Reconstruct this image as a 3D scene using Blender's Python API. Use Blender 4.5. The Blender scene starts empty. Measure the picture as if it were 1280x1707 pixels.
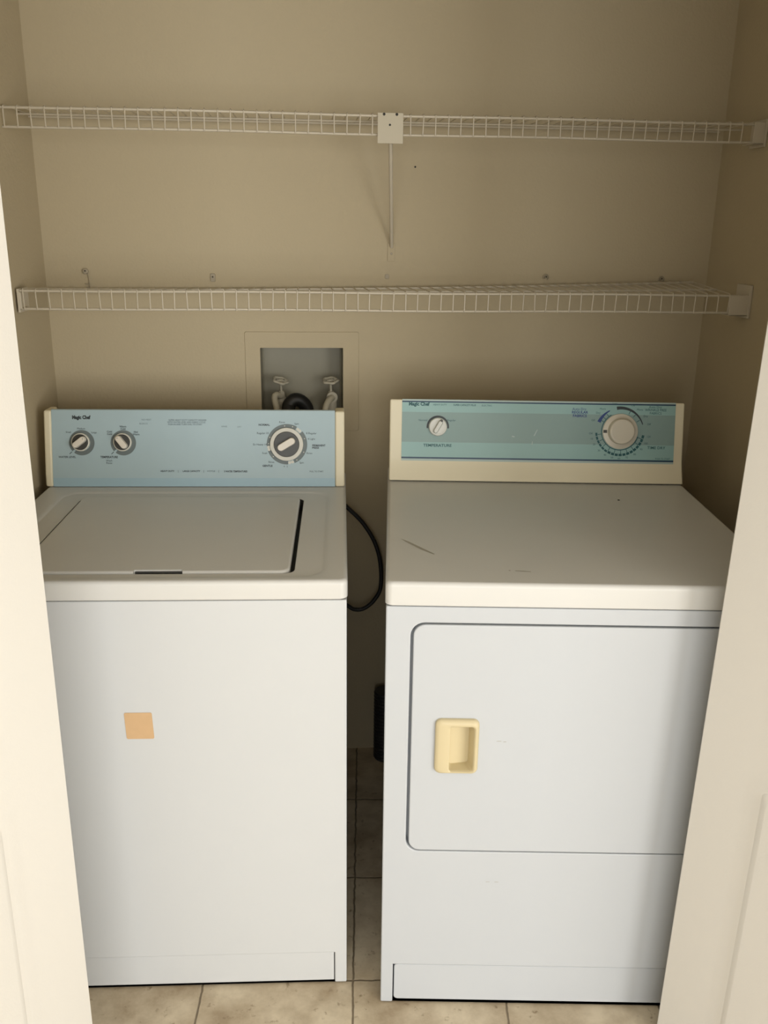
import bpy, bmesh, math, random
from mathutils import Vector, Matrix
from math import sin, cos, pi, radians
random.seed(4)
SC = bpy.context.scene
COL = SC.collection

# ------------------------------------------------------------------ camera
cd = bpy.data.cameras.new('camera'); cam = bpy.data.objects.new('camera', cd); COL.objects.link(cam)
r_ = Vector((0.99650185, -0.08258478, 0.01279885)); u_ = Vector((0.01298733, 0.3043242, 0.95247998))
f_ = Vector((0.08255535, 0.94898184, -0.30433218))
cam.matrix_world = Matrix(((r_.x, u_.x, -f_.x, 0.58514), (r_.y, u_.y, -f_.y, -2.16428),
                           (r_.z, u_.z, -f_.z, 1.45372), (0, 0, 0, 1)))
cd.sensor_fit = 'HORIZONTAL'; cd.sensor_width = 36; cd.lens = 1501.4 / 1280 * 36; cd.clip_start = 0.02
SC.camera = cam
# ------------------------------------------------------------------ light
vs = SC.view_settings
vs.view_transform = 'Standard'; vs.look = 'None'; vs.gamma = 1; vs.use_curve_mapping = False
vs.exposure = 0.0
w = bpy.data.worlds.new('daylight'); SC.world = w; w.use_nodes = True
w.node_tree.nodes['Background'].inputs[0].default_value = (.75, .86, 1, 1)
w.node_tree.nodes['Background'].inputs[1].default_value = .5
REAR, WIN_Z0, WIN_Z1 = -4.3, 0.10, 1.90
WINDOWS_AND_FILL = ((1.95, 4.3, 104), (-.5, 1.5, 46))          # x from, x to, lamp watts: bright balcony door, then an added fill lamp
for (wa, wb, en) in WINDOWS_AND_FILL:
    ld = bpy.data.lights.new('window_daylight', 'AREA'); ld.shape = 'RECTANGLE'
    ld.size = wb - wa; ld.size_y = WIN_Z1 - WIN_Z0; ld.energy = en; ld.color = (1, .99, .965)
    lo = bpy.data.objects.new('window_daylight', ld); COL.objects.link(lo)
    lo.location = ((wa + wb) / 2, REAR + .02, (WIN_Z0 + WIN_Z1) / 2)
    lo.rotation_euler = (radians(90), 0, 0)      # -Z of the lamp looks along +Y, into the room

# ------------------------------------------------------------------ materials
def s2l(c):
    return tuple((x / 12.92 if x <= .04045 else ((x + .055) / 1.055) ** 2.4) for x in c)
def rgb(r, g, b): return s2l((r / 255, g / 255, b / 255)) + (1,)
def mat(name, col, rough=.5, spec=.5, metal=0, bump=0, bscale=200, vary=0, vscale=6, coat=0):
    m = bpy.data.materials.new(name); m.use_nodes = True
    nt = m.node_tree; b = nt.nodes['Principled BSDF']
    b.inputs['Base Color'].default_value = col; b.inputs['Roughness'].default_value = rough
    b.inputs['Specular IOR Level'].default_value = spec; b.inputs['Metallic'].default_value = metal
    b.inputs['Coat Weight'].default_value = coat
    tc = nt.nodes.new('ShaderNodeTexCoord')
    if vary:
        n = nt.nodes.new('ShaderNodeTexNoise'); n.inputs['Scale'].default_value = vscale; n.inputs['Detail'].default_value = 6
        nt.links.new(tc.outputs['Object'], n.inputs['Vector'])
        mx = nt.nodes.new('ShaderNodeMix'); mx.data_type = 'RGBA'
        mx.inputs[6].default_value = tuple(c * (1 - vary) for c in col[:3]) + (1,)
        mx.inputs[7].default_value = tuple(min(1, c * (1 + vary)) for c in col[:3]) + (1,)
        nt.links.new(n.outputs['Fac'], mx.inputs[0]); nt.links.new(mx.outputs[2], b.inputs['Base Color'])
    if bump:
        n2 = nt.nodes.new('ShaderNodeTexNoise'); n2.inputs['Scale'].default_value = bscale; n2.inputs['Detail'].default_value = 4
        nt.links.new(tc.outputs['Object'], n2.inputs['Vector'])
        bp = nt.nodes.new('ShaderNodeBump'); bp.inputs['Strength'].default_value = bump; bp.inputs['Distance'].default_value = .002
        nt.links.new(n2.outputs['Fac'], bp.inputs['Height']); nt.links.new(bp.outputs['Normal'], b.inputs['Normal'])
    return m
M = dict(
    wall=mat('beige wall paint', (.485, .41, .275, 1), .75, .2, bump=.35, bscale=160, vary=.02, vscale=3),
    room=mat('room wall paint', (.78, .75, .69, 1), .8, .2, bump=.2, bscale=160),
    ceil=mat('ceiling paint', (.76, .73, .66, 1), .9, .1, bump=.4, bscale=90),
    base=mat('white skirting paint', (.62, .58, .50, 1), .5),
    door=mat('white door paint', (.74, .715, .66, 1), .45, .4, bump=.08, bscale=300),
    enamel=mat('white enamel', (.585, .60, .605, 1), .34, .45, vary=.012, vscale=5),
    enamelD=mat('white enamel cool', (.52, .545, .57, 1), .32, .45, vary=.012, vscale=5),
    deck=mat('deck enamel with bounce tint', (.645, .64, .61, 1), .38, .4, vary=.03, vscale=9),  # same white as the cabinet, wall bounce put into the colour
    deckD=mat('dryer top enamel with bounce tint', (.645, .64, .61, 1), .36, .4, vary=.03, vscale=7),  # white top, with the warm wall bounce tinted in
    cream=mat('yellowed cream plastic', (.76, .69, .50, 1), .45, .4, vary=.03, vscale=14),
    creamD=mat('aged cream console', (.80, .73, .54, 1), .45, .4, vary=.03, vscale=9),
    blue=mat('pale blue panel print', (.39, .50, .53, 1), .42, .4, vary=.03, vscale=12),
    blue2=mat('pale blue lower band', (.35, .49, .55, 1), .4, .4, vary=.03, vscale=14),
    teal=mat('light teal panel', (.31, .49, .47, 1), .4, .4, vary=.04, vscale=9),
    teal2=mat('grey teal band', (.26, .37, .35, 1), .4, .4, vary=.04, vscale=9),
    tealp=mat('pale teal edge', (.42, .52, .49, 1), .4, .4),
    navy=mat('navy stripe', (.012, .05, .10, 1), .4),
    ink=mat('black ink', (.035, .045, .05, 1), .5),
    inkf=mat('faded grey ink', (.17, .22, .24, 1), .5),
    inkt=mat('dark teal ink', (.02, .10, .11, 1), .5),
    inkb=mat('blue ink', (.03, .06, .22, 1), .5),
    ringg=mat('grey dial print', (.14, .17, .17, 1), .5),
    ringw=mat('ivory dial ring', (.62, .60, .52, 1), .4),
    knobd=mat('dark grey knob', (.055, .055, .05, 1), .4),
    knobc=mat('ivory knob bar', (.74, .68, .58, 1), .35),
    knobw=mat('ivory dryer knob', (.64, .59, .48, 1), .35),
    knobg=mat('pale knob', (.66, .66, .60, 1), .35),
    wire=mat('white vinyl coated wire', (.56, .50, .39, 1), .4, .4),
    plate=mat('white painted plate', (.50, .45, .34, 1), .5, .3),
    clip=mat('aged clip plastic', (.36, .31, .22, 1), .5),
    dark=mat('dark hole', (.02, .018, .014, 1), .7),
    rubber=mat('black rubber', (.012, .012, .012, 1), .45),
    duct=mat('dark duct foil', (.03, .03, .03, 1), .4),
    boxp=mat('shade grey outlet box plastic', (.29, .27, .20, 1), .6),  # white box plastic, greyed to carry the shade of the recess
    valve=mat('painted valve', (.50, .46, .36, 1), .5, bump=.2),
    hose=mat('cream hose', (.50, .46, .35, 1), .5),
    handle=mat('yellowed handle plastic', (.62, .53, .33, 1), .4, .4),
    sticker=mat('orange sticker', (.60, .40, .22, 1), .6, .2, vary=.06, vscale=60),
    stickw=mat('sticker worn centre', (.56, .37, .19, 1), .6, .2, vary=.25, vscale=500),
    scuff=mat('grey scuff', (.36, .34, .28, 1), .5, vary=.1, vscale=300),
    seam_and_shade=mat('dark seam and notch shade', (.05, .05, .045, 1), .6),
    frame=mat('white window frame', (.8, .8, .78, 1), .4),
)
def floor_mat():
    m = bpy.data.materials.new('beige floor tile'); m.use_nodes = True; nt = m.node_tree; N = nt.nodes; L = nt.links
    b = N['Principled BSDF']; b.inputs['Roughness'].default_value = .55
    tc = N.new('ShaderNodeTexCoord'); mp = N.new('ShaderNodeMapping'); mp.vector_type = 'TEXTURE'
    mp.inputs['Location'].default_value = (0.6569, -0.7994, 0); mp.inputs['Rotation'].default_value = (0, 0, radians(-3.6))
    L.new(tc.outputs['Object'], mp.inputs['Vector'])
    sp = N.new('ShaderNodeSeparateXYZ'); L.new(mp.outputs[0], sp.inputs[0])
    def mth(op, a, v=None, **k):
        n = N.new('ShaderNodeMath'); n.operation = op; L.new(a, n.inputs[0])
        if v is not None:
            if isinstance(v, float): n.inputs[1].default_value = v
            else: L.new(v, n.inputs[1])
        return n.outputs[0]
    wob = N.new('ShaderNodeTexNoise'); wob.inputs['Scale'].default_value = 40; L.new(tc.outputs['Object'], wob.inputs['Vector'])
    wv = mth('MULTIPLY', mth('SUBTRACT', wob.outputs['Fac'], .5), .006)
    d = []
    for ax in ('X', 'Y'):
        a = mth('ADD', sp.outputs[ax], wv)
        a = mth('DIVIDE', a, 0.2839); a = mth('ADD', a, 100.5); a = mth('FRACT', a); a = mth('SUBTRACT', a, .5); d.append(mth('ABSOLUTE', a))
    mn = mth('MINIMUM', d[0], d[1])
    rg = N.new('ShaderNodeMapRange'); rg.inputs['From Min'].default_value = .0035; rg.inputs['From Max'].default_value = .009
    L.new(mn, rg.inputs['Value'])
    n1 = N.new('ShaderNodeTexNoise'); n1.inputs['Scale'].default_value = 9; n1.inputs['Detail'].default_value = 8; n1.inputs['Roughness'].default_value = .62
    L.new(tc.outputs['Object'], n1.inputs['Vector'])
    cr = N.new('ShaderNodeValToRGB'); e = cr.color_ramp.elements
    e[0].position = .34; e[0].color = (.40, .31, .20, 1); e[1].position = .62; e[1].color = (.70, .60, .44, 1)
    L.new(n1.outputs['Fac'], cr.inputs[0])
    n2 = N.new('ShaderNodeTexNoise'); n2.inputs['Scale'].default_value = 70; n2.inputs['Detail'].default_value = 3
    L.new(tc.outputs['Object'], n2.inputs['Vector'])
    cr2 = N.new('ShaderNodeValToRGB'); e = cr2.color_ramp.elements
    e[0].position = .22; e[0].color = (.5, .44, .37, 1); e[1].position = .36; e[1].color = (1, 1, 1, 1)
    L.new(n2.outputs['Fac'], cr2.inputs[0])
    mu = N.new('ShaderNodeMix'); mu.data_type = 'RGBA'; mu.blend_type = 'MULTIPLY'; mu.inputs[0].default_value = 1
    L.new(cr.outputs[0], mu.inputs[6]); L.new(cr2.outputs[0], mu.inputs[7])
    mx = N.new('ShaderNodeMix'); mx.data_type = 'RGBA'; mx.inputs[6].default_value = (.20, .155, .10, 1)
    L.new(rg.outputs[0], mx.inputs[0]); L.new(mu.outputs[2], mx.inputs[7]); L.new(mx.outputs[2], b.inputs['Base Color'])
    bp = N.new('ShaderNodeBump'); bp.inputs['Strength'].default_value = .5; bp.inputs['Distance'].default_value = .003
    L.new(rg.outputs[0], bp.inputs['Height']); L.new(bp.outputs[0], b.inputs['Normal'])
    return m
M['floor'] = floor_mat()

# ------------------------------------------------------------------ helpers
def shade(me, angle):
    """smooth shading with area-weighted normals, creases kept above the angle"""
    for p in me.polygons: p.use_smooth = True
    me.set_sharp_from_angle(angle=radians(angle))
    ct = cos(radians(angle)); N = [p.normal.copy() for p in me.polygons]; A = [p.area for p in me.polygons]
    vf = [[] for _ in me.vertices]
    for p in me.polygons:
        for v in p.vertices: vf[v].append(p.index)
    out = [None] * len(me.loops)
    for p in me.polygons:
        n = N[p.index]
        for li in p.loop_indices:
            t = Vector((0, 0, 0))
            for q in vf[me.loops[li].vertex_index]:
                if N[q].dot(n) > ct: t += N[q] * A[q]
            out[li] = t.normalized() if t.length > 1e-12 else n
    me.normals_split_custom_set(out)
def finish(bm, name, m, parent=None, angle=50, smooth=True, recalc=True):
    if recalc: bmesh.ops.recalc_face_normals(bm, faces=bm.faces)
    me = bpy.data.meshes.new(name); bm.to_mesh(me); bm.free()
    mats = m if isinstance(m, (list, tuple)) else [m]
    for x in mats: me.materials.append(x)
    if smooth:
        shade(me, angle)
    o = bpy.data.objects.new(name, me); COL.objects.link(o)
    if parent: o.parent = parent
    return o
def thing(name, label, cat, loc=(0, 0, 0), rotz=0, group=None):
    o = bpy.data.objects.new(name, None); COL.objects.link(o); o.location = loc; o.rotation_euler = (0, 0, rotz)
    o.empty_display_size = .1
    return tag(o, label, cat, group)
def tag(o, label, cat, group=None):
    o['label'] = label; o['category'] = cat
    if group: o['group'] = group
    return o
def struct(o, label=None):
    o['kind'] = 'structure'
    if label: o['label'] = label
    return o
def box(bm, x0, x1, y0, y1, z0, z1, bev=0, seg=2):
    t = bmesh.new(); bmesh.ops.create_cube(t, size=1)
    for v in t.verts: v.co = Vector(((x0 + x1) / 2 + v.co.x * (x1 - x0), (y0 + y1) / 2 + v.co.y * (y1 - y0), (z0 + z1) / 2 + v.co.z * (z1 - z0)))
    if bev: bmesh.ops.bevel(t, geom=list(t.edges), offset=bev, segments=seg, profile=.5, affect='EDGES')
    add(bm, t)
def add(bm, t, mx=None, mi=0):
    if mx is not None: bmesh.ops.transform(t, matrix=mx, verts=t.verts)
    mp = {}
    for v in t.verts: mp[v] = bm.verts.new(v.co)
    for f in t.faces:
        try: nf = bm.faces.new([mp[v] for v in f.verts]); nf.material_index = mi or f.material_index
        except ValueError: pass
    t.free()
def rrect(u0, u1, v0, v1, r, n=6):
    pts = []
    for (cx, cy, a0) in ((u1 - r, v1 - r, 0), (u0 + r, v1 - r, 90), (u0 + r, v0 + r, 180), (u1 - r, v0 + r, 270)):
        for i in range(n + 1):
            a = radians(a0 + 90 * i / n); pts.append((cx + r * cos(a), cy + r * sin(a)))
    return pts
def circ(cx, cy, r, n=48): return [(cx + r * cos(2 * pi * i / n), cy + r * sin(2 * pi * i / n)) for i in range(n)]
def loops(bm, seq, cap0=True, cap1=True, mp=None, mi=0):
    """seq: list of (2d loop, height); bridges neighbouring loops into one shell"""
    rows = []
    for pts, h in seq:
        rows.append([bm.verts.new(mp(p[0], p[1], h) if mp else (p[0], p[1], h)) for p in pts])
    for a, b in zip(rows, rows[1:]):
        for i in range(len(a)):
            j = (i + 1) % len(a)
            f = bm.faces.new((a[i], a[j], b[j], b[i])); f.material_index = mi
    if cap0: bm.faces.new(rows[0][::-1]).material_index = mi
    if cap1: bm.faces.new(rows[-1]).material_index = mi
    return rows
def prism(bm, pts, axis, a, b, bev=0):
    """pts 2-D outline extruded along axis from a to b"""
    t = bmesh.new()
    def P(p, c): return (c, p[0], p[1]) if axis == 'x' else ((p[0], c, p[1]) if axis == 'y' else (p[0], p[1], c))
    A = [t.verts.new(P(p, a)) for p in pts]; B = [t.verts.new(P(p, b)) for p in pts]
    t.faces.new(A); t.faces.new(B[::-1])
    for i in range(len(pts)):
        j = (i + 1) % len(pts); t.faces.new((A[i], B[i], B[j], A[j]))
    bmesh.ops.recalc_face_normals(t, faces=t.faces)
    if bev: bmesh.ops.bevel(t, geom=list(t.edges), offset=bev, segments=3, profile=.5, affect='EDGES')
    add(bm, t)
def tube(bm, path, rad, n=10, cap=True):
    path = [Vector(p) for p in path]; rows = []; up = None
    for i, p in enumerate(path):
        d = (path[min(i + 1, len(path) - 1)] - path[max(i - 1, 0)]).normalized()
        if up is None:
            up = d.orthogonal().normalized()
        up = (up - d * up.dot(d)).normalized(); s = d.cross(up)
        rr = rad[i] if isinstance(rad, (list, tuple)) else rad
        rows.append([bm.verts.new(p + (up * cos(2 * pi * k / n) + s * sin(2 * pi * k / n)) * rr) for k in range(n)])
    for a, b in zip(rows, rows[1:]):
        for k in range(n): bm.faces.new((a[k], a[(k + 1) % n], b[(k + 1) % n], b[k]))
    if cap: bm.faces.new(rows[0][::-1]); bm.faces.new(rows[-1])
def spline(pts, n=8):
    P = [Vector(p) for p in pts]; P = [P[0] * 2 - P[1]] + P + [P[-1] * 2 - P[-2]]; out = []
    for i in range(1, len(P) - 2):
        a, b, c, d = P[i - 1:i + 3]
        for k in range(n):
            t = k / n
            out.append(.5 * ((2 * b) + (c - a) * t + (2 * a - 5 * b + 4 * c - d) * t * t + (3 * b - a - 3 * c + d) * t ** 3))
    out.append(P[-2]); return out
def cut(o, cutters, bevel=0):
    """boolean-cut bmeshes out of object o, then optionally bevel the result"""
    tmp = []
    for c in cutters:
        bmesh.ops.recalc_face_normals(c, faces=c.faces)
        me = bpy.data.meshes.new('c'); c.to_mesh(me); c.free()
        co = bpy.data.objects.new('c', me); COL.objects.link(co); tmp.append(co)
        if o.parent: co.parent = o.parent
        md = o.modifiers.new('b', 'BOOLEAN'); md.operation = 'DIFFERENCE'; md.solver = 'EXACT'; md.object = co
    if bevel:
        md = o.modifiers.new('v', 'BEVEL'); md.width = bevel; md.segments = 2; md.limit_method = 'ANGLE'; md.angle_limit = radians(50)
    dg = bpy.context.evaluated_depsgraph_get(); dg.update()
    me = bpy.data.meshes.new_from_object(o.evaluated_get(dg), depsgraph=dg)
    o.modifiers.clear(); old = o.data; o.data = me; me.name = o.name; bpy.data.meshes.remove(old)
    shade(me, 50)
    for co in tmp:
        m_ = co.data; bpy.data.objects.remove(co); bpy.data.meshes.remove(m_)
def text_into(bm, s, x, y, size, mp, align='CENTER', bold=0, mi=0, h=.0004, sx=1.0, spacing=1.0):
    cu = bpy.data.curves.new('t', 'FONT'); cu.body = s; cu.size = size; cu.align_x = align; cu.align_y = 'CENTER'
    cu.offset = bold; cu.resolution_u = 2; cu.space_character = spacing
    o = bpy.data.objects.new('t', cu); COL.objects.link(o)
    dg = bpy.context.evaluated_depsgraph_get(); dg.update()
    me = bpy.data.meshes.new_from_object(o.evaluated_get(dg))
    t = bmesh.new(); t.from_mesh(me)
    for v in t.verts: v.co = Vector(mp(x + v.co.x * sx, y + v.co.y, h))
    for f in t.faces: f.material_index = mi
    mp_ = {v: bm.verts.new(v.co) for v in t.verts}
    for f in t.faces:
        nf = bm.faces.new([mp_[v] for v in f.verts]); nf.material_index = mi
    t.free(); bpy.data.objects.remove(o); bpy.data.curves.remove(cu); bpy.data.meshes.remove(me)
def arc_band(bm, cx, cy, r0, r1, a0, a1, mp, h, mi=0, taper=False, n=None):
    n = n or max(3, int(abs(a1 - a0) / 4)); rows = []
    for i in range(n + 1):
        t = i / n; a = radians(a0 + (a1 - a0) * t); m_ = (r0 + r1) / 2; hw = (r1 - r0) / 2 * ((1 - t * .75) if taper else 1)
        rows.append([bm.verts.new(mp(cx + q * cos(a), cy + q * sin(a), h)) for q in (m_ - hw, m_ + hw)])
    for a, b in zip(rows, rows[1:]):
        f = bm.faces.new((a[0], a[1], b[1], b[0])); f.material_index = mi
def flat(bm, pts, mp, h, mi=0):
    f = bm.faces.new([bm.verts.new(mp(x, y, h)) for x, y in pts]); f.material_index = mi

# ------------------------------------------------------------------ closet and room shell
W = 1.5458; FLOOR = 0.0778; CEIL = 2.50
bm = bmesh.new(); box(bm, -1.9, 4.5, REAR - .1, .25, FLOOR - .1, FLOOR); struct(finish(bm, 'floor', M['floor'], smooth=False))
bm = bmesh.new(); box(bm, -1.9, 4.5, REAR - .1, .25, CEIL, CEIL + .1); struct(finish(bm, 'ceiling', M['ceil'], smooth=False))
HX0, HX1, HZ0, HZ1 = .4725, .6716, .985, 1.1732
bm = bmesh.new()
for a in ((-.12, HX0, 0, CEIL), (HX1, W + .12, 0, CEIL), (HX0, HX1, 0, HZ0), (HX0, HX1, HZ1, CEIL)):
    box(bm, a[0], a[1], 0, .12, a[2], a[3])
wall_back = struct(finish(bm, 'wall_back', M['wall'], smooth=False))
bm = bmesh.new(); box(bm, -.12, -.004, -1.02, 0, 0, CEIL); struct(finish(bm, 'wall_left', M['wall'], smooth=False))
bm = bmesh.new(); box(bm, W, W + .12, -1.02, 0, 0, CEIL); struct(finish(bm, 'wall_right', M['wall'], smooth=False))
bm = bmesh.new()
box(bm, -1.8, -.12, -1.02, -.92, 0, CEIL); box(bm, W + .04, 4.4, -1.02, -.92, 0, CEIL); box(bm, -.12, W + .04, -1.02, -.92, 2.12, CEIL)
struct(finish(bm, 'wall_front', M['room'], smooth=False))
bm = bmesh.new(); box(bm, -1.9, -1.8, REAR - .1, -.85, 0, CEIL); struct(finish(bm, 'wall_west', M['room'], smooth=False))
bm = bmesh.new(); box(bm, 4.4, 4.5, REAR - .1, -.85, 0, CEIL); struct(finish(bm, 'wall_east', M['room'], smooth=False))
bm = bmesh.new()
WA, WB = WINDOWS_AND_FILL[1], WINDOWS_AND_FILL[0]
for a in ((-1.8, WA[0], 0, CEIL), (WA[1], WB[0], 0, CEIL), (WB[1], 4.4, 0, CEIL), (WA[0], WA[1], 0, WIN_Z0), (WA[0], WA[1], WIN_Z1, CEIL), (WB[0], WB[1], 0, WIN_Z0), (WB[0], WB[1], WIN_Z1, CEIL)):
    box(bm, a[0], a[1], REAR - .1, REAR, a[2], a[3])
struct(finish(bm, 'wall_rear', M['room'], smooth=False))
for i, (wa, wb, _) in enumerate(WINDOWS_AND_FILL):
    bm = bmesh.new()
    for a in ((wa, wa + .05, WIN_Z0, WIN_Z1), (wb - .05, wb, WIN_Z0, WIN_Z1), (wa, wb, WIN_Z0, WIN_Z0 + .05), (wa, wb, WIN_Z1 - .05, WIN_Z1), ((wa + wb) / 2 - .03, (wa + wb) / 2 + .03, WIN_Z0, WIN_Z1)):
        box(bm, a[0], a[1], REAR - .09, REAR - .03, a[2], a[3])
    struct(finish(bm, 'window_%d' % (i + 1), M['frame'], smooth=False))  # second frame is made up, around the added fill lamp
# small flaws in the back wall paint
bm = bmesh.new(); loops(bm, [(circ(.8337, 1.578, .0022, 12), 0)], cap0=False, mp=lambda x, y, h: (x, -.0006 - h, y))
finish(bm, 'nail_hole', M['dark'], wall_back)
bm = bmesh.new(); loops(bm, [(rrect(.768, .778, 1.3318, 1.3428, .003), .0), (rrect(.7695, .7765, 1.3333, 1.3413, .002), .0012)], cap0=False, mp=lambda x, y, h: (x, -.0005 - h, y))
finish(bm, 'filled_patch', M['clip'], wall_back)

# ------------------------------------------------------------------ folding closet doors
def leaf(parent, base, d, n, width, t, stile):
    """a moulded panel leaf from base along d, face normal n, back face t behind"""
    X = Matrix(((d.x, n.x, 0, base.x), (d.y, n.y, 0, base.y), (0, 0, 1, 0), (0, 0, 0, 1)))
    bm = bmesh.new(); box(bm, 0, width, -t, 0, .012, 2.04, .0025, 1)
    o = finish(bm, 'door_leaf', M['door'], parent)
    cs = []
    panels = ((stile, width - stile, .075, .60), (stile, width - stile, .76, 1.92))
    for (a, b, c, e) in panels:
        k = bmesh.new()
        loops(k, [(rrect(a, b, c, e, .016), .004), (rrect(a, b, c, e, .016), 0), (rrect(a + .014, b - .014, c + .014, e - .014, .012), -.007)], mp=lambda x, y, h: (x, h, y))
        cs.append(k)
    cut(o, cs)
    me = o.data; bm = bmesh.new(); bm.from_mesh(me)
    for (a, b, c, e) in panels:
        loops(bm, [(rrect(a + .02, b - .02, c + .02, e - .02, .01), -.008), (rrect(a + .034, b - .034, c + .034, e - .034, .006), -.001)], cap0=False, mp=lambda x, y, h: (x, h, y))
    bm.transform(X); bmesh.ops.recalc_face_normals(bm, faces=bm.faces); bm.to_mesh(me); bm.free()
    shade(me, 40)
    return o
def bifold(name, ex, ey, ang, width, side, stile, jamb_x, lean=0):
    root = bpy.data.objects.new(name, None); COL.objects.link(root); root['kind'] = 'structure'
    root.location = (ex, ey, FLOOR); root.empty_display_size = .1
    a = radians(ang); s = side
    d = Vector((s * sin(a), -cos(a), 0)); n = Vector((-s * cos(a), -sin(a), 0))
    leaf(root, Vector((0, 0, 0)), d, n, width, .034, stile)
    apex = d * width
    end = Vector((jamb_x - ex, 0, 0)); d2 = (end - apex); L2 = min(width, d2.length - .004); d2.normalize()
    n2 = Vector((d2.y, -d2.x, 0)) * (-s); n2 = n2 if n2.x * s > 0 else -n2
    st = apex + n2 * -.0 + d2 * .004 
    leaf(root, st + n2 * .036, d2, n2, L2, .034, stile)
    bm = bmesh.new()
    for z in (.25, 1.0, 1.75):
        p = apex + Vector((s * .016, -.006, 0)); tube(bm, [(p.x, p.y, z), (p.x, p.y, z + .07)], .005, 10)
    finish(bm, 'hinge', M['plate'], root)
    return root
d1 = bifold('door_1', .219, -.97, 28, .36, -1, .10, -.115)
d2 = bifold('door_2', 1.1828, -.97, 30, .385, 1, .088, 1.55)
d2.rotation_euler = (0, radians(1.05), 0)

# ------------------------------------------------------------------ generic console frame
class Face:
    """maps (u, h, n) on a leaning control face to appliance space"""
    def __init__(s, v0, z0, v1, z1):
        s.v0, s.z0 = v0, z0; L = math.hypot(v1 - v0, z1 - z0); s.L = L; s.a = (v1 - v0) / L; s.c = (z1 - z0) / L
    def __call__(s, u, h, n): return (u, s.v0 + h * s.a - n * s.c, s.z0 + h * s.c + n * s.a)

def profile_prism(bm, F, prof, u0, u1, bev):
    """prof: outline as (h, n) pairs or ('abs', v, z)"""
    pts = []
    for p in prof:
        if p[0] == 'abs': pts.append((p[1], p[2]))
        else:
            q = F(0, p[0], p[1]); pts.append((q[1], q[2]))
    prism(bm, pts, 'x', u0, u1, bev)

def cabinet(root, width, h0, side_z, depth, kick_z, kick_in, m, left_right, extra=None):
    """left_right = (u of left edge, u of right edge)"""
    uL, uR = left_right
    bm = bmesh.new(); box(bm, uL, uR, 0, depth, .003, h0)
    o = finish(bm, 'cabinet', m, root)
    c = []
    k = bmesh.new(); box(k, uL + kick_in, uR - kick_in, -.01, .035, -.01, kick_z); c.append(k)
    k = bmesh.new(); box(k, uL + .004, uR - .004, .03, depth - .004, -.01, kick_z - .03); c.append(k)
    if extra: c += extra
    cut(o, c, .0045)
    return o

# ------------------------------------------------------------------ washing machine (origin: floor at right front corner)
WW, WH, WD, WT = .6824, .8714, .5734, 1.0456
RW = math.atan2(-0.037011523505934285, 0.9993148388409779)
wm = thing('washing_machine', 'white top loading washing machine with a pale blue control panel, left of the dryer', 'washing machine', (0.64425, -0.80505, FLOOR), RW); wm.scale = (0.9465,) * 3
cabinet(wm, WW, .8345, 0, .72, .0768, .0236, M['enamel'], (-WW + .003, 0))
bm = bmesh.new(); box(bm, -WW + .025, -.025, .0030, .012, .0065, .0756, .0012)
finish(bm, 'kick_panel', M['enamel'], wm)
bm = bmesh.new(); box(bm, -WW + .005, -.005, .005, .71, .8335, .8372); finish(bm, 'seam_gasket', M['seam_and_shade'], wm)
# deck with shallow basin and lid well
def deck_rows(u0, u1, v0, v1, z0, z1, r):
    rows = [(rrect(u0 + .002, u1 - .002, v0 + .002, v1 - .002, r), z0), (rrect(u0, u1, v0, v1, r), z0 + .002), (rrect(u0, u1, v0, v1, r), z1 - .008)]
    for i in range(1, 6):
        a = radians(18 * i); e = .008 * (1 - cos(a)); rows.append((rrect(u0 + e, u1 - e, v0 + e, v1 - e, max(.002, r - e * .6)), z1 - .008 + .008 * sin(a)))
    return rows
bm = bmesh.new()
rows = deck_rows(-WW + .0015, .0015, -.003, .722, .8362, WH, .014)
rows += [(rrect(-.634, -.033, .016, .545, .045), WH), (rrect(-.626, -.041, .024, .537, .04), WH - .0036), (rrect(-.622, -.045, .028, .533, .038), WH - .004),
         (rrect(-.584, -.0915, .042, .500, .02), WH - .0041), (rrect(-.5825, -.0925, .0435, .498, .019), WH - .0055)]
rr = loops(bm, rows, cap1=False)
well = [(rrect(-.5825, -.0925, .0435, .498, .019), WH - .0055), (rrect(-.5825, -.0925, .0435, .498, .019), WH - .032)]
loops(bm, well, cap0=False, mi=1)
bmesh.ops.remove_doubles(bm, verts=bm.verts, dist=.0002)
deck = finish(bm, 'top_deck', [M['deck'], M['seam_and_shade']], wm, angle=50)
bm = bmesh.new()
seq = [(rrect(-.5785, -.1005, .0445, .4975, .018), WH - .014), (rrect(-.5785, -.1005, .0445, .4975, .018), WH - .004)]
for i in range(1, 5):
    a = radians(22.5 * i); e = .0045 * (1 - cos(a)); seq.append((rrect(-.5785 + e, -.1005 - e, .0445 + e, .4975 - e, .018 - e * .5), WH - .0045 + .0045 * sin(a)))
loops(bm, seq)
lid = finish(bm, 'lid', M['deck'], wm, angle=50)
k = bmesh.new(); box(k, -.372, -.287, .03, .0525, WH - .012, WH + .01, .003); cut(lid, [k])
bm = bmesh.new(); box(bm, -.371, -.288, .0515, .0545, WH - .013, WH - .0028, .001); finish(bm, 'notch_shade_strip', M['seam_and_shade'], lid)  # dark strip stands in for the shade inside the finger notch
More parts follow.
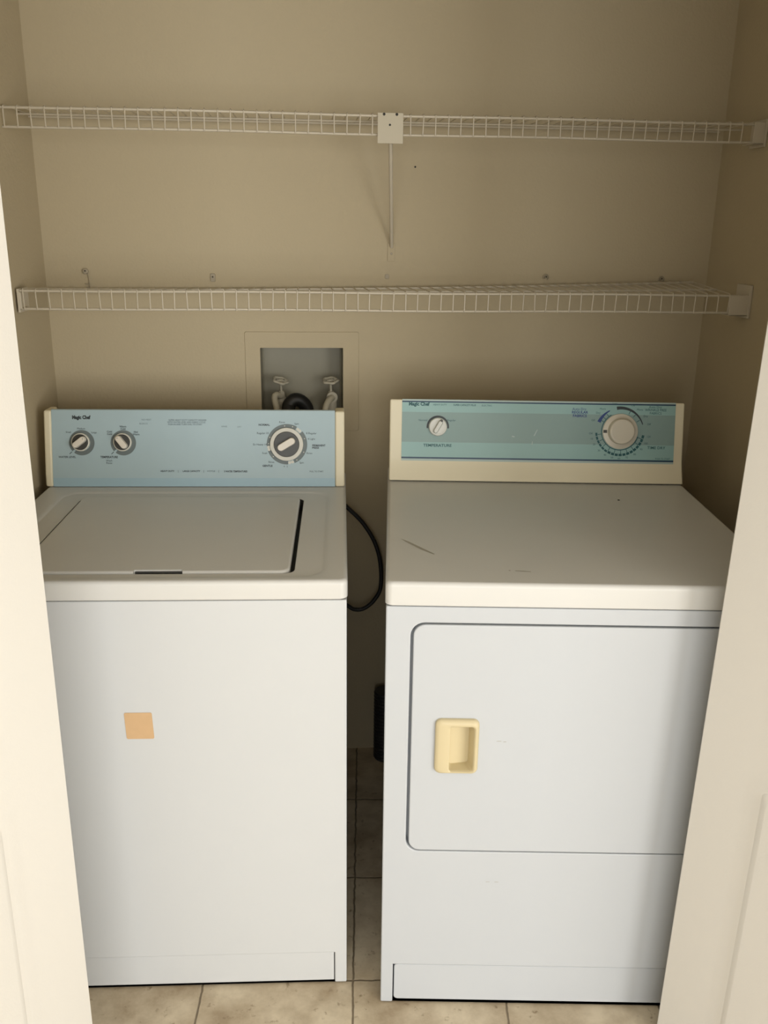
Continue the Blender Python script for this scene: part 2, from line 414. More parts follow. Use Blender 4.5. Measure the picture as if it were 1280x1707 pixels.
# console
F = Face(WD, WH, WD + .0388, WT)
def wx(px): return (px - 576.5) / 733.0
def wy(py): return (812.5 - py) / 734.0
bm = bmesh.new()
profile_prism(bm, F, [(.002, -.002), (F.L - .004, -.002), ('abs', WD + .0388 + .045, WT - .009), ('abs', WD + .084, WH + .0005), ], -WW + .008, -.006, .003)
finish(bm, 'console_housing', M['boxp'], wm)
for (a, b) in ((-.6825, -.6655), (-.0235, -.0015)):
    bm = bmesh.new()
    profile_prism(bm, F, [(.0005, .0015), (.03, .006), (F.L - .004, .006), ('abs', WD + .0388 + .046, WT - .004), ('abs', WD + .086, WH + .0005)], a, b, .0045)
    finish(bm, 'end_cap', M['cream'], wm)
bm = bmesh.new()
H0 = wy(797)
prof = [(.0015, .0005), (H0, .0028), (F.L - .003, .0028), (F.L - .001, .0), (F.L - .001, -.004), (.0015, -.004)]
profile_prism(bm, F, prof, -.6655, -.0235, 0)
panel = finish(bm, 'control_panel', M['blue'], wm, smooth=False)
panel.data.materials.append(M['blue2'])
for p in panel.data.polygons:
    c = p.center
    if abs(p.normal.x) < .1 and F.z0 + .001 < c.z < F(0, H0, 0)[2] - .003 and p.normal.y < -.5: p.material_index = 1
MW = lambda x, y, h: F(x, y, h + .0028)
bm = bmesh.new()
def T(s, px, py, capx, al='CENTER', bold=0, mi=0, sx=1.0):
    text_into(bm, s, wx(px), wy(py), capx / 733 / .7, MW, al, bold, mi, sx=sx)
T('Magic Chef', 137.5, 696, 5.6, bold=.0006, sx=.82)
for (s, x, y) in (('Medium', 137, 714.5), ('Small', 116, 720.5), ('Large', 158, 721)): T(s, x, y, 2.9, mi=0)
T('WATER LEVEL', 113, 762, 3.2, bold=.00012)
for (s, x, y) in (('Warm', 206, 711), ('Cold', 206, 715), ('Cold', 183.5, 719.5), ('Cold', 183.5, 723.5), ('Hot', 227, 720), ('Warm', 227.5, 724)): T(s, x, y, 3.0, bold=.00012)
T('TEMPERATURE', 182, 762, 3.4, bold=.0002, sx=.9); T('Wash', 182, 768, 3.2); T('Rinse', 182, 772, 3.2)
T('HEAVY DUTY', 278, 785.5, 2.9, bold=.00015, sx=.92); T('|', 296, 785.5, 3.5); T('LARGE CAPACITY', 318, 785.5, 2.9, bold=.00015, sx=.88); T('|', 338.5, 785.5, 3.5)
T('4 CYCLE', 351, 785.5, 2.7, sx=.9); T('|', 363.5, 785.5, 3.5); T('3 WATER TEMPERATURES', 392, 786, 2.9, bold=.00018, sx=.82)
T('NORMAL', 440.5, 707.5, 3.2, bold=.00018); T('Regular 10', 438, 721.5, 3.2); T('Ex Heavy 14', 433, 740.5, 3.2); T('Soak', 441, 755, 3.2); T('Rinse', 452, 770, 3.2)
T('GENTLE', 445.5, 776.5, 3.3, bold=.0002); T('4', 473.5, 777.5, 3.0); T('2', 478.5, 777.5, 3.0); T('Spin', 503, 771, 3.2); T('Rinse', 516, 755, 3.2)
T('8 Regular', 519.5, 721.5, 3.2); T('4 Light', 519.5, 731, 3.2); T('PERMANENT', 532, 742, 3.2, bold=.0002, sx=.85); T('PRESS', 526.5, 746, 3.2, bold=.0002)
T('Rinse', 470.5, 703, 3.2); T('Spin', 495, 705.5, 3.2); T('PULL TO START', 528, 786, 2.7, sx=.85)
# faded block of print on the upper middle
for i, (s, x) in enumerate((('SUPER HEAVY DUTY CAPACITY WASHER', 313), ('WITH WATER LEVEL AND FABRIC CYCLE', 311), ('PUSH IN AND TURN DIAL TO START', 309))):
    T(s, x, 700 + i * 3.6, 2.6, mi=1, sx=.92, bold=.0001)
T('NO HEAT', 245, 699.5, 2.6, mi=1); T('BLEACH', 240, 706, 2.6, mi=1); T('RINSE', 374, 710.5, 2.6, mi=1); T('DRY', 399, 711, 2.4, mi=1)
def L2(x0, y0, x1, y1, wd=.5, mi=0):
    a = Vector((wx(x0), wy(y0))); b = Vector((wx(x1), wy(y1))); d = (b - a).normalized() * (wd / 733); e = Vector((-d.y, d.x))
    flat(bm, [tuple(a + e), tuple(b + e), tuple(b - e), tuple(a - e)], MW, .0004, mi)
L2(117, 757, 121, 753); L2(186, 757, 190, 753)
finish(bm, 'printed_lettering', [M['ink'], M['inkf']], panel, smooth=False, recalc=False)

def dial_print(name, cx, cy, r0, r1, gaps, par, mp, px=733.0):
    bm = bmesh.new(); a = 0; gaps = sorted(gaps)
    st = gaps[-1][1] - 360 if gaps else 0
    for g0, g1 in gaps or ((360, 360),):
        arc_band(bm, cx, cy, r0 / px, r1 / px, st, g0, mp, .0004); st = g1
    return finish(bm, name, M['ringg'], par, smooth=False, recalc=False)
def bar_knob(root, mp, cx, cy, rr, rd, ang, bl, bw, hgt, dot=True, px=733.0):
    """ivory rim, dark dish and ivory grip bar"""
    bm = bmesh.new(); R = rr / px
    loops(bm, [(circ(cx, cy, R), 0), (circ(cx, cy, R), .005), (circ(cx, cy, R - .0008), .0062), (circ(cx, cy, rd / px), .0066), (circ(cx, cy, rd / px - .0005), .005)], cap0=False, cap1=True, mp=mp)
    k = finish(bm, 'knob', M['ringw'], root)
    bm = bmesh.new(); rk = rd / px - .0006
    loops(bm, [(circ(cx, cy, rk), .0045), (circ(cx, cy, rk), .0085), (circ(cx, cy, rk - .001), .0095)], mp=mp)
    finish(bm, 'knob_face', M['knobd'], k)
    bm = bmesh.new(); L = bl / px / 2; B = bw / px / 2; ca, sa = cos(radians(ang)), sin(radians(ang))
    def pill(e): return [(cx + x * ca - y * sa, cy + x * sa + y * ca) for x, y in rrect(-L + e, L - e, -B + e, B - e, B - e - 1e-5, 8)]
    loops(bm, [(pill(-.0006), .009), (pill(0), hgt - .002), (pill(.0006), hgt - .0006), (pill(.0018), hgt)], mp=mp)
    g = finish(bm, 'grip_bar', M['knobc'], k)
    if dot:
        q = L - .0042; bm = bmesh.new(); loops(bm, [(circ(cx + q * ca, cy + q * sa, .0011, 12), hgt + .0002)], cap0=False, mp=mp); finish(bm, 'pointer_dot', M['inkf'], g)
    return k
dial_print('dial_ring', wx(137.5), wy(738), 14, 21, ((222, 232),), panel, MW)
dial_print('dial_ring', wx(206), wy(738), 14, 21, ((222, 232),), panel, MW)
dial_print('dial_ring', wx(478.5), wy(740), 27, 34, ((40, 60), (185, 200), (273, 292)), panel, MW)
for a, q in [(a, .0012) for a in (18, 72, 97, 158, 178, 222, 335, 302)] + [(a, .0036) for a in (46, 54, 189, 196, 278, 287)]:
    bm = bmesh.new(); x = wx(478.5) + 31 / 733 * cos(radians(a)); y = wy(740) + 31 / 733 * sin(radians(a)); flat(bm, circ(x, y, q, 10), MW, .0007 + a * 1e-6)
    finish(bm, 'dial_mark', M['ringw'], panel, smooth=False, recalc=False)
bar_knob(wm, MW, wx(136), wy(737), 15.2, 13.2, 38, 24, 9.5, .021)
bar_knob(wm, MW, wx(205), wy(737), 15.2, 13.2, 128, 24, 9.5, .021)
bar_knob(wm, MW, wx(478), wy(740), 28, 21.5, 31, 32, 11.5, .024, dot=False)
# sticker
bm = bmesh.new(); loops(bm, [(rrect(-.3955, -.3465, .5665, .6195, .003), .0), (rrect(-.3955, -.3465, .5665, .6195, .003), .0005)], cap0=False, mp=lambda x, y, h: (x + (y - .59) * -.03, -.0003 - h, y))
stk = finish(bm, 'sticker', M['sticker'], wm); stk['label'] = 'small square orange sticker'

# ------------------------------------------------------------------ dryer (origin: floor at left front corner)
DW, DH, DD, DT = .6793, .8887, .6217, 1.0728
RD = math.atan2(-0.09168434038140684, 0.9957881209016436)
dr = thing('clothes_dryer', 'white front loading clothes dryer with a teal striped control panel and cream door pull', 'dryer', (0.70434, -0.85483, FLOOR), RD); dr.scale = (0.9465,) * 3
DX0, DX1, DZ0, DZ1 = .0425, .637, .3562, .8145
fm = lambda x, y, h: (x, -h, y)
k1 = bmesh.new(); loops(k1, [(rrect(DX0, DX1, DZ0, DZ1, .024), .01), (rrect(DX0, DX1, DZ0, DZ1, .024), -.024)], mp=fm)
k2 = bmesh.new(); box(k2, .095, .162, .02, .075, .530, .630)
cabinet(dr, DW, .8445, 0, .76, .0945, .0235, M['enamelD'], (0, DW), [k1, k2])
bm = bmesh.new(); loops(bm, [(rrect(.0255, DW - .0255, .0070, .092, .008), -.014), (rrect(.0255, DW - .0255, .0070, .092, .008), -.0048), (rrect(.027, DW - .027, .0085, .0905, .007), -.0034)], mp=fm)
finish(bm, 'kick_panel', M['enamelD'], dr)
bm = bmesh.new(); box(bm, .005, DW - .005, .005, .74, .8435, .8472); finish(bm, 'seam_gasket', M['seam_and_shade'], dr)
bm = bmesh.new()
loops(bm, deck_rows(-.0015, DW + .0015, -.003, .762, .8462, DH, .012))
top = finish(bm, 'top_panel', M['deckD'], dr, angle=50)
# door
bm = bmesh.new(); a = .0042
gx0, gx1, gz0, gz1 = DX0 + .0046, DX1 - .002, DZ0 + .0018, DZ1 - .0032
seq = [(rrect(gx0, gx1, gz0, gz1, .021), -.0235), (rrect(gx0, gx1, gz0, gz1, .021), -.0025)]
for i in range(1, 4):
    t = radians(30 * i); e = .0025 * (1 - cos(t)); seq.append((rrect(gx0 + e, gx1 - e, gz0 + e, gz1 - e, .021 - e), -.0025 + .0025 * sin(t)))
loops(bm, seq, mp=fm)
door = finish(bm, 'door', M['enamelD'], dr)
HX = (.0893, .1663, .526, .634)
k = bmesh.new(); loops(k, [(rrect(HX[0] + .004, HX[1] - .004, HX[2] + .004, HX[3] - .004, .01), .02), (rrect(HX[0] + .004, HX[1] - .004, HX[2] + .004, HX[3] - .004, .01), -.03)], mp=fm)
cut(door, [k])
bm = bmesh.new(); x0, x1, z0, z1 = HX
ox0, ox1, oz0, oz1 = .1150, .1575, .5325, .6215
def sk(pts, f=.0): return pts
loops(bm, [(rrect(x0, x1, z0, z1, .011), -.0), (rrect(x0, x1, z0, z1, .011), .004), (rrect(x0 + .0015, x1 - .0012, z0 + .0012, z1 - .0012, .010), .0066), (rrect(x0 + .007, x1 - .004, z0 + .0035, z1 - .0045, .009), .0098),
           (rrect(ox0 - .004, ox1 + .003, oz0 - .002, oz1 + .002, .006), .0102), (rrect(ox0, ox1, oz0, oz1, .005), .0085), (rrect(ox0 - .0012, ox1 - .001, oz0 + .0005, oz1 - .001, .005), .004),
           (rrect(ox0 + .001, ox1 - .007, oz0 + .003, oz1 - .004, .005), -.011)], cap0=False, cap1=True, mp=lambda x, y, h: (x, -(h - (.007 * (x - ox0) / .036 if h < -.005 else 0)), y))
hd = finish(bm, 'handle', M['handle'], door, angle=60); hd['label'] = 'recessed cream pull handle'
# scuffs on the front and top
bm = bmesh.new()
for (x, z, l, pa) in ((.198, .589, .008, door), (.210, .588, .005, door), (.193, .290, .007, dr), (.209, .290, .007, dr)):
    bm = bmesh.new(); flat(bm, [(x, z), (x + l, z + .0002), (x + l, z + .001), (x, z + .0008)], fm, .0003)
    finish(bm, 'scuff_mark', M['scuff'], pa, smooth=False, recalc=False)
tm = lambda x, y, h: (x, y, DH + h)
for pts in ([(.0257, .2153), (.040, .2000), (.0865, .1345), (.0845, .1325), (.062, .157), (.034, .199)],
            [(.221, .0560), (.2475, .0530), (.2475, .0555), (.235, .0580), (.221, .0590)], circ(.2115, .0585, .0018, 10)):
    bm = bmesh.new(); flat(bm, pts, tm, .0003); finish(bm, 'scuff_mark', M['scuff'], top, smooth=False, recalc=False)
bm = bmesh.new(); loops(bm, [(circ(.5014, .4879, .0028, 12), .0001), (circ(.5014, .4879, .0022, 12), .0012)], cap0=False, mp=tm); finish(bm, 'black_speck', M['dark'], top)
# console
FD = Face(DD, DH, DD + .0388, DT)
def dx(px, py=0): return (px - 647.5) / 725.5
def dy(py, px=900): return (803.5 + (px - 648) * .0085 - py) / 734.0
bm = bmesh.new()
hb = dy(772, 660)
profile_prism(bm, FD, [(.0004, .012), (hb - .006, .0022), (hb + .006, .0), (FD.L - .001, .0), ('abs', DD + .0388 + .04, DT - .013), ('abs', DD + .073, DH + .0004)], .0015, DW - .001, .004)
finish(bm, 'console_housing', M['creamD'], dr)
PX0, PX1 = dx(669), dx(1124)
MD = lambda x, y, h: FD(x, y, h + .0012)
def dyl(py): return (803.7 - py) / 734.0
PB, PT = dyl(769.5), dyl(666.2)
bands = [(PB, dyl(766), 2), (dyl(766), dyl(763.2), 3), (dyl(763.2), dyl(738), 0), (dyl(738), dyl(687.5), 1), (dyl(687.5), dyl(671.3), 0), (dyl(671.3), dyl(669), 3), (dyl(669), PT, 2)]
bm = bmesh.new()
for (a, b, mi) in bands:
    t = bmesh.new(); loops(t, [([(PX0, a), (PX1, a), (PX1, b), (PX0, b)], -.003), ([(PX0, a), (PX1, a), (PX1, b), (PX0, b)], 0)], mp=MD); add(bm, t, mi=mi)
dpan = finish(bm, 'control_panel', [M['teal'], M['teal2'], M['tealp'], M['navy']], dr, smooth=False)
bm = bmesh.new()
def TD(s, px, py, cap, al='CENTER', bold=0, mi=0, sx=1.0):
    text_into(bm, s, dx(px), dy(py, px), cap / 730 / .7, MD, al, bold, mi, sx=sx)
TD('Magic Chef', 697, 674.5, 5.6, bold=.0005, mi=0, sx=.95)
TD('HEAVY DUTY', 732, 675.5, 2.8, mi=0, sx=.95); TD('SUPER CAPACITY PLUS', 773, 676, 3.0, mi=0, sx=.86, bold=.0001); TD('ELECTRIC', 810, 676.5, 2.8, sx=1)
TD('Normal', 704, 701.5, 3.3); TD('Regular', 751.5, 701.5, 3.3); TD('TEMPERATURE', 729, 744, 4.6, sx=1.1, bold=.0002, mi=1)
TD('Auto Dry', 964, 681.5, 4.2, mi=2); TD('REGULAR', 965, 687, 4.4, mi=2, bold=.0002); TD('FABRICS', 965, 692.8, 4.4, mi=2, bold=.0002)
TD('Auto Dry', 1090, 677.5, 3.8, mi=1); TD('WRINKLE FREE', 1091, 682.5, 4.2, mi=1, sx=.9); TD('FABRICS', 1091, 688, 3.8, mi=1)
TD('TIME DRY', 1094.5, 746, 4.6, mi=1, sx=1.05, bold=.0001); TD('PUSH TO START', 1106, 764.5, 2.8, mi=0, sx=.85)
CX, CY = 1033, 718.5
def dial(s, ang, r=49, cap=3.2, mi=0): TD(s, CX + r * cos(radians(ang)), CY - 1 - r * .95 * sin(radians(ang)), cap, mi=mi)
for s, a in (('Off', 158), ('More', 128), ('Dry', 140), ('Less', 102), ('Off', 66), ('More', 50), ('Dry', 32), ('Off', 14), ('Off', 186), ('10', 197), ('20', 210), ('30', 226), ('40', 241), ('50', 256), ('60', 270), ('70', 285), ('80', 302), ('90', 318), ('100', 333), ('120', 348)):
    dial(s, a)
cx, cy = dx(CX), dy(CY, CX)
arc_band(bm, cx, cy, 36 / 730, 42 / 730, 157, 118, MD, .0005, 2, True)
arc_band(bm, cx, cy, 36.5 / 730, 42 / 730, 100, 18, MD, .0005, 3, True)
for i in range(18):
    a = 184 + i * 9.4; arc_band(bm, cx, cy, (38.2 if i < 6 else 37.4) / 730, 41.5 / 730, a, a + 7.6, MD, .0005, 1, n=3)
arc_band(bm, cx, cy, 30.5 / 730, 31.8 / 730, 120, 345, MD, .0005, 0)
for a in list(range(188, 345, 17)) + [128, 140, 150, 30, 48, 64]:
    arc_band(bm, cx, cy, 31.5 / 730, 37.5 / 730, a, a + 1.5, MD, .0005, 0, n=1)
kx, ky = dx(729), dy(712.5, 729)
arc_band(bm, kx, ky, 16 / 730, 18.8 / 730, -8, 188, MD, .0005, 3)  # dark arc painted as the shadow around the temperature knob
finish(bm, 'printed_lettering', [M['inkt'], M['inkt'], M['inkb'], M['ink']], dpan, smooth=False, recalc=False)
for pts in ([(889, 727), (891, 727), (896, 716), (894, 717)], [(853, 727), (858, 728), (857, 730), (853, 729)], [(886, 742), (888, 742), (888, 736), (887, 736)]):
    bm = bmesh.new(); flat(bm, [(dx(a), dy(b)) for a, b in pts], MD, .0004); finish(bm, 'scratch', M['tealp'], dpan, smooth=False, recalc=False)
# temperature knob
bm = bmesh.new(); R = 15.2 / 730
loops(bm, [(circ(kx, ky, R + .0006), 0), (circ(kx, ky, R), .009), (circ(kx, ky, R - .0015), .0108), (circ(kx, ky, R - .004), .0112), (circ(kx, ky, R - .006), .0095)], mp=MD)
kn = finish(bm, 'knob', M['knobg'], dr, angle=60)
bm = bmesh.new(); ca, sa = cos(radians(60)), sin(radians(60))
def pill(L, B): return [(kx + x * ca - y * sa, ky + x * sa + y * ca) for x, y in rrect(-L, L, -B, B, B - 1e-5, 8)]
loops(bm, [(pill(.0165, .0062), .009), (pill(.0155, .0042), .019), (pill(.0145, .0030), .0204)], mp=MD)
g = finish(bm, 'grip_bar', M['knobg'], kn)
bm = bmesh.new()
q = .0155; t = bmesh.new(); ux, uy = kx + q * ca, ky + q * sa
loops(bm, [(circ(ux, uy, .0034, 14), .0112), (circ(ux, uy, .0026, 14), .0205)], mp=MD); finish(bm, 'pointer_dot', M['knobd'], g)
# timer knob
bm = bmesh.new(); R = 29.5 / 730
loops(bm, [(circ(cx, cy, R), 0), (circ(cx, cy, R), .003), (circ(cx, cy, R - .001), .0042), (circ(cx, cy, .0295), .005), (circ(cx, cy, .0288), .021), (circ(cx, cy, .0278), .0235), (circ(cx, cy, .0255), .0245), (circ(cx, cy, .024), .0243)], cap0=False, mp=MD)
kn = finish(bm, 'knob', M['knobw'], dr, angle=60)
bm = bmesh.new(); flat(bm, [(dx(1004.5), dy(721, 1008)), (dx(1010.5), dy(721, 1008)), (dx(1010.5), dy(716, 1008)), (dx(1004.5), dy(716, 1008))], MD, .0054)
finish(bm, 'pointer_dot', M['knobd'], kn, smooth=False, recalc=False)

# ------------------------------------------------------------------ wire shelves
def wire_shelf(label, front_y, ztop, lip, pitch, x0, x1, backz, xph):
    t = thing('wire_shelf', label, 'shelf', (x0, front_y, ztop), 0, None)
    O = Vector((x0, front_y, ztop))
    def P(x, y, z): return Vector((x, y, z)) - O
    yb = -.012; n = 14; xs = [x0 + (x1 - x0) * i / n for i in range(n + 1)]
    def sag(x): return .0018 * sin((x - x0) * 9 + front_y * 40)
    def bz(x): return backz(x)
    bm = bmesh.new(); tube(bm, [P(x, front_y, ztop + sag(x) * .5) for x in xs], .0027, 8); finish(bm, 'front_rail', M['wire'], t)
    bm = bmesh.new(); tube(bm, [P(x, front_y + .003, ztop - lip + sag(x) * .5) for x in xs], .0027, 8); finish(bm, 'lower_rail', M['wire'], t)
    bm = bmesh.new(); tube(bm, [P(x, yb, bz(x)) for x in xs[:-1] + [x1 - .012]], .0027, 8); finish(bm, 'back_rail', M['wire'], t)
    bm = bmesh.new(); tube(bm, [P(x, front_y * .5, (bz(x) + ztop) / 2 - .003) for x in xs], .0024, 8); finish(bm, 'middle_rail', M['wire'], t)
    bm = bmesh.new(); x = x0 + xph
    while x < x1 - .004:
        zz = ztop + .003 + sag(x) * .5; j = random.uniform(-.0008, .0008); j2 = random.uniform(-.001, .001)
        tube(bm, [P(x + j, yb, bz(x) + .003), P(x + j * .5, front_y, zz + .0012), P(x + j, front_y - .003, zz - .002), P(x + j2, front_y - .0015, ztop - lip - .0015)], .0013, 6)
        x += pitch
    finish(bm, 'cross_wires', M['wire'], t)
    return t
US, LS = -.2029, -.2305
wire_shelf('upper white wire shelf held by a centre bracket on the back wall', US, 1.6620, .0350, .0257, -.0035, W - .004, lambda x: 1.6640, .006)
wire_shelf('lower white wire shelf with no centre bracket, just above the two machines', LS, 1.3160, .0362, .0252, .004, 1.520, lambda x: 1.3030 + .007 * (x / W) + .0225 * (x / W) ** 2.2, .0075)
# centre bracket of the upper shelf
br = thing('shelf_bracket', 'white shelf bracket with square front plate and diagonal strut under the upper shelf', 'bracket', (.758, 0, 1.39))
O = Vector((.758, 0, 1.39))
def bp(x, y, z): return Vector((x, y, z)) - O
bm = bmesh.new(); t = bmesh.new(); box(t, .7317, .7836, US - .0085, US - .0060, 1.6092, 1.6665, .0008, 1); add(bm, t, Matrix.Translation(-O)); pl = finish(bm, 'front_plate', M['plate'], br)
for (x, z, q) in ((.7445, 1.6636, .0028), (.7702, 1.6636, .0028), (.7565, 1.6440, .0022)):
    bm = bmesh.new(); loops(bm, [(circ(x - O.x, z - O.z, q, 14), 0)], cap0=False, mp=lambda a, b, h: (a, US - .0088, b))
    finish(bm, 'screw_hole', M['dark'], pl)
bm = bmesh.new()
a, b = bp(.7600, US + .012, 1.618), bp(.7825, -.004, 1.404)
for dxx in (0,):
    tube(bm, [a, a * .5 + b * .5, b], .0042, 8)
tube(bm, [bp(.7600, US + .012, 1.655), a], .0035, 8)
finish(bm, 'strut', M['wire'], br)
bm = bmesh.new(); t = bmesh.new(); box(t, .7735, .7905, -.0028, -.0004, 1.372, 1.412, .0006, 1); add(bm, t, Matrix.Translation(-O)); wp = finish(bm, 'wall_plate', M['wall'], br)
bm = bmesh.new(); loops(bm, [(circ(.7822 - O.x, 1.389 - O.z, .003, 14), .0029), (circ(.7822 - O.x, 1.389 - O.z, .002, 14), .004)], cap0=False, mp=lambda x, y, h: (x, -h, y)); finish(bm, 'screw', M['clip'], wp)
# end brackets
def end_bracket(label, x0, x1, yf, z0, z1, wz0, wz1, wx0, wx1):
    t = thing('end_bracket', label, 'bracket', (wx1 if wx1 > 1 else wx0, yf, wz0)); O = Vector(t.location)
    bm = bmesh.new(); b = bmesh.new()
    box(b, x0, x1, yf - .0085, yf - .0055, z0, z1, .0006, 1); box(b, x0, x1, yf - .0085, yf + .04, z0, z0 + .002, .0005, 1)
    add(bm, b, Matrix.Translation(-O)); finish(bm, 'front_cap', M['wire'], t)
    bm = bmesh.new(); b = bmesh.new(); box(b, wx0, wx1, yf - .0095, yf + .055, wz0, wz1, .0006, 1); add(bm, b, Matrix.Translation(-O)); finish(bm, 'wall_plate', M['wire'], t)
end_bracket('white end bracket gripping the lower shelf at the right wall', 1.4975, W - .006, LS, 1.2735, 1.3170, 1.268, 1.338, W - .0065, W - .0005)
end_bracket('white end bracket gripping the upper shelf at the right wall', 1.5165, W - .006, US, 1.6225, 1.6655, 1.618, 1.672, W - .0060, W - .0005)
end_bracket('white end bracket gripping the lower shelf at the left wall', .004, .0085, LS, 1.279, 1.3130, 1.273, 1.320, .0005, .005)
# wall clips
def clip(label, x, z, kind):
    t = thing('wall_clip', label, 'clip', (x, 0, z), 0, 'clips left on the back wall above the lower shelf')
    bm = bmesh.new(); f = lambda a, b, h: (a, -.0003 - h, b)
    if kind == 'round':
        loops(bm, [(circ(0, 0, .0066, 20), 0), (circ(0, 0, .006, 20), .006), (circ(0, 0, .003, 20), .007)], cap0=False, mp=f)
    elif kind == 'square':
        loops(bm, [(rrect(-.0055, .0055, -.010, .008, .002), 0), (rrect(-.005, .005, -.0095, .0075, .002), .004)], cap0=False, mp=f)
    else:
        tube(bm, [(.0062 * cos(radians(q)), -.005, .0062 * sin(radians(q))) for q in range(-60, 221, 20)], .0014, 6)
        loops(bm, [(circ(0, 0, .0035, 14), 0), (circ(0, 0, .003, 14), .005)], cap0=False, mp=f)
    finish(bm, 'clip_body', M['clip'], t)
    bm = bmesh.new(); loops(bm, [(circ(0, .001, .0017, 12), .0078)], cap0=False, mp=f); finish(bm, 'nail', M['dark'], t)
    if kind == 'round':
        bm = bmesh.new(); tube(bm, [(.004, -.002, -.005), (.0062, -.003, -.018), (.006, -.003, -.030)], .0009, 6)
        tube(bm, [(-.003, -.004, -.028), (.007, -.004, -.029), (.007, -.004, -.036), (-.001, -.004, -.036)], .0013, 6)
        finish(bm, 'dangling_hook', M['clip'], t)
clip('round dark wall clip with a dangling hook, leftmost above the lower shelf', .0862, 1.3435, 'round')
clip('small square wall clip above the lower shelf near the washer', .3712, 1.3327, 'square')
clip('open ring wall clip above the lower shelf over the middle of the dryer', 1.1499, 1.3391, 'ring')
clip('open ring wall clip above the lower shelf, nearest the right wall', 1.4313, 1.3372, 'ring')

# ------------------------------------------------------------------ water outlet box in the wall
ob = thing('water_outlet_box', 'recessed water outlet box in the back wall behind the washer', 'outlet box', (.572, 0, .98)); O = Vector(ob.location)
def LM(x, y, z): return (x - O.x, y - O.y, z - O.z)
bm = bmesh.new()
fp = lambda x, y, h: LM(x, -h, y)
loops(bm, [(rrect(.4382, .7080, .9701, 1.2095, .004), .0002), (rrect(.4390, .7072, .9709, 1.2087, .004), .0022), (rrect(.4740, .6702, .9862, 1.1720, .002), .0024), (rrect(.4740, .6702, .9862, 1.1720, .002), -.003)], cap0=False, cap1=False, mp=fp)
fr = finish(bm, 'frame', M['wall'], ob, angle=30)
bm = bmesh.new()
loops(bm, [(rrect(.4740, .6702, .9862, 1.1720, .002), .0), (rrect(.4752, .6690, .9872, 1.1705, .003), -.085), (rrect(.4790, .6650, .9910, 1.1670, .003), -.088)], cap0=False, cap1=True, mp=fp)
finish(bm, 'recess', M['boxp'], ob, angle=30)
def valve(x, tilt, hose_dir):
    bm = bmesh.new(); y = .030
    tube(bm, spline([LM(x + .002, y + .012, .990), LM(x + .002, y + .012, 1.022), LM(x + .002, y + .01, 1.045)], 4), [.0125] * 4 + [.0145] * 4 + [.010], 14)
    tube(bm, [LM(x + .002, y + .01, 1.043), LM(x + .0015, y + .006, 1.062)], [.0095, .0065], 12)
    tube(bm, [LM(x + .0015, y + .006, 1.06), LM(x, y, 1.086)], .0032, 10)
    if hose_dir > 0:      # round outlet face turned to the front
        tube(bm, [LM(x + .004, y + .01, 1.049), LM(x + .004, y - .004, 1.048)], [.013, .0135], 18)
    v = finish(bm, 'valve', M['valve'], ob, angle=45)
    # spoked round handle
    bm = bmesh.new(); T_ = Matrix.Translation(Vector(LM(x, y, 1.0885))) @ Matrix.Rotation(tilt, 4, 'Y') @ Matrix.Rotation(radians(14), 4, 'X')
    t = bmesh.new()
    tube(t, [((.0165 + .0017 * cos(5 * q)) * cos(q), (.0165 + .0017 * cos(5 * q)) * sin(q), 0) for q in [2 * pi * i / 40 for i in range(41)]], .0034, 8, cap=False)
    for i in range(5):
        q = 2 * pi * i / 5; tube(t, [(0, 0, .001), (.0165 * cos(q), .0165 * sin(q), 0)], .0022, 6)
    tube(t, [(0, 0, -.006), (0, 0, .004)], .0052, 12); add(bm, t, T_)
    finish(bm, 'valve_handle', M['valve'], v, angle=60)
valve(.5195, radians(13), -1)
valve(.6405, radians(-2), 1)
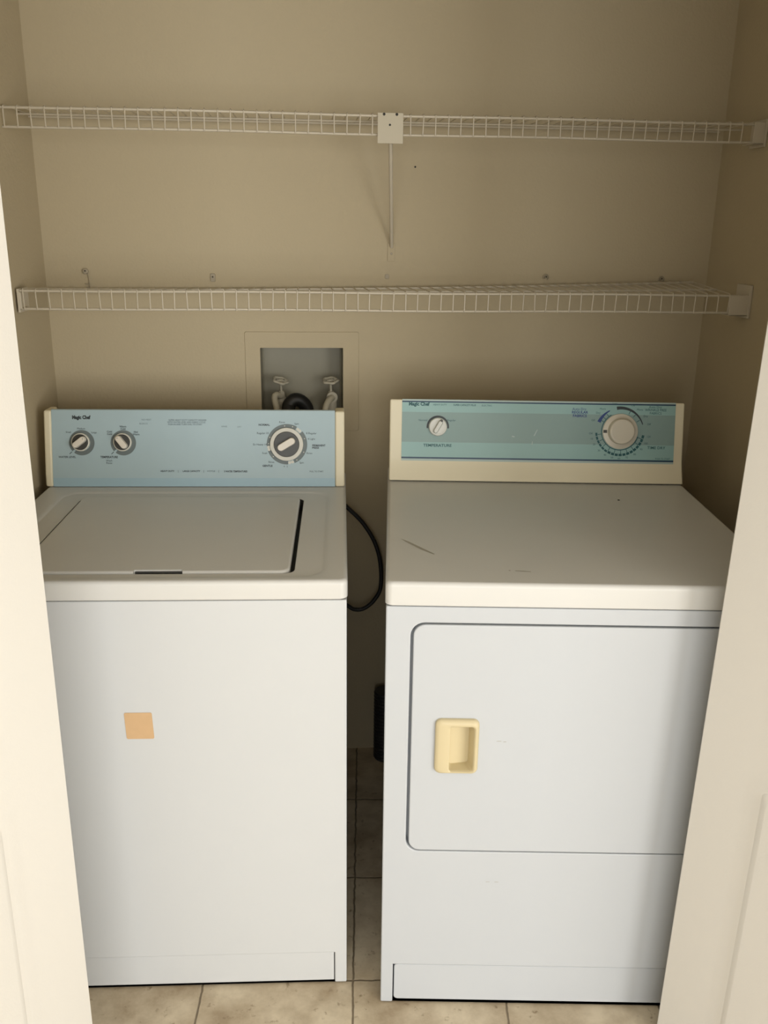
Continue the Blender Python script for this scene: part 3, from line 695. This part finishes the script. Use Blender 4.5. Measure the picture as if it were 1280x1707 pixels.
# hoses
bm = bmesh.new(); o_h = Vector((.5185, .03, .95))
tube(bm, [Vector(p) - o_h for p in spline([(.520, .034, 1.050), (.508, .016, 1.056), (.5050, .008, 1.046), (.512, -.004, 1.018), (.5165, -.012, .985), (.5165, -.014, .93), (.5165, -.014, .80)], 6)], .0078, 12)
h = finish(bm, 'supply_hose', M['hose']); h.location = o_h
tag(h, 'cream supply hose bending down from the left valve in the outlet box', 'hose')
bm = bmesh.new(); o_h = Vector((.560, .02, .95))
tube(bm, [Vector(p) - o_h for p in spline([(.543, -.026, .80), (.543, -.024, .93), (.5405, -.008, 1.006), (.5385, .006, 1.030), (.5520, .012, 1.0445), (.5680, .016, 1.0410), (.5800, .022, 1.026), (.5835, .026, 1.008), (.584, .028, .991)], 6)],
     .0165, 16)
h = finish(bm, 'drain_hose', M['rubber']); h.location = o_h
tag(h, 'thick black drain hose arching into the outlet box between the valves', 'hose')
bm = bmesh.new(); o_h = Vector((.633, .02, .95))
tube(bm, [Vector(p) - o_h for p in spline([(.6445, .026, 1.048), (.638, .015, 1.044), (.630, .004, 1.034), (.6250, -.006, 1.012), (.624, -.012, .98), (.624, -.014, .80)], 6)], .0078, 12)
h = finish(bm, 'supply_hose', M['hose']); h.location = o_h
tag(h, 'cream supply hose slanting down from the right valve in the outlet box', 'hose')
# black cord loop in the gap
bm = bmesh.new(); o_h = Vector((.70, -.035, .51))
tube(bm, [Vector(p) - o_h for p in spline([(.56, -.030, .87), (.6300, -.032, .832), (.6777, -.035, .7854), (.7182, -.035, .7425), (.7487, -.035, .6895), (.7630, -.035, .6327), (.7638, -.035, .567), (.7456, -.035, .5308), (.7215, -.035, .5110), (.6994, -.035, .5085), (.6809, -.035, .519), (.65, -.033, .545), (.60, -.030, .60)], 8)], .0053, 10)
h = finish(bm, 'power_cord', M['rubber']); h.location = o_h
tag(h, 'black cord looping in the dark gap between the two machines', 'cord')
# flexible duct behind the dryer
bm = bmesh.new(); rows = []
pts = [(0, 0, z / 1000) for z in range(0, 201, 5)]
tube(bm, pts, [.029 + (.003 if i % 2 else 0) for i in range(len(pts))], 20)
h = finish(bm, 'vent_duct', M['duct']); h.location = (.781, -.0455, FLOOR)
tag(h, 'dark flexible vent duct standing behind the dryer in the gap', 'duct')
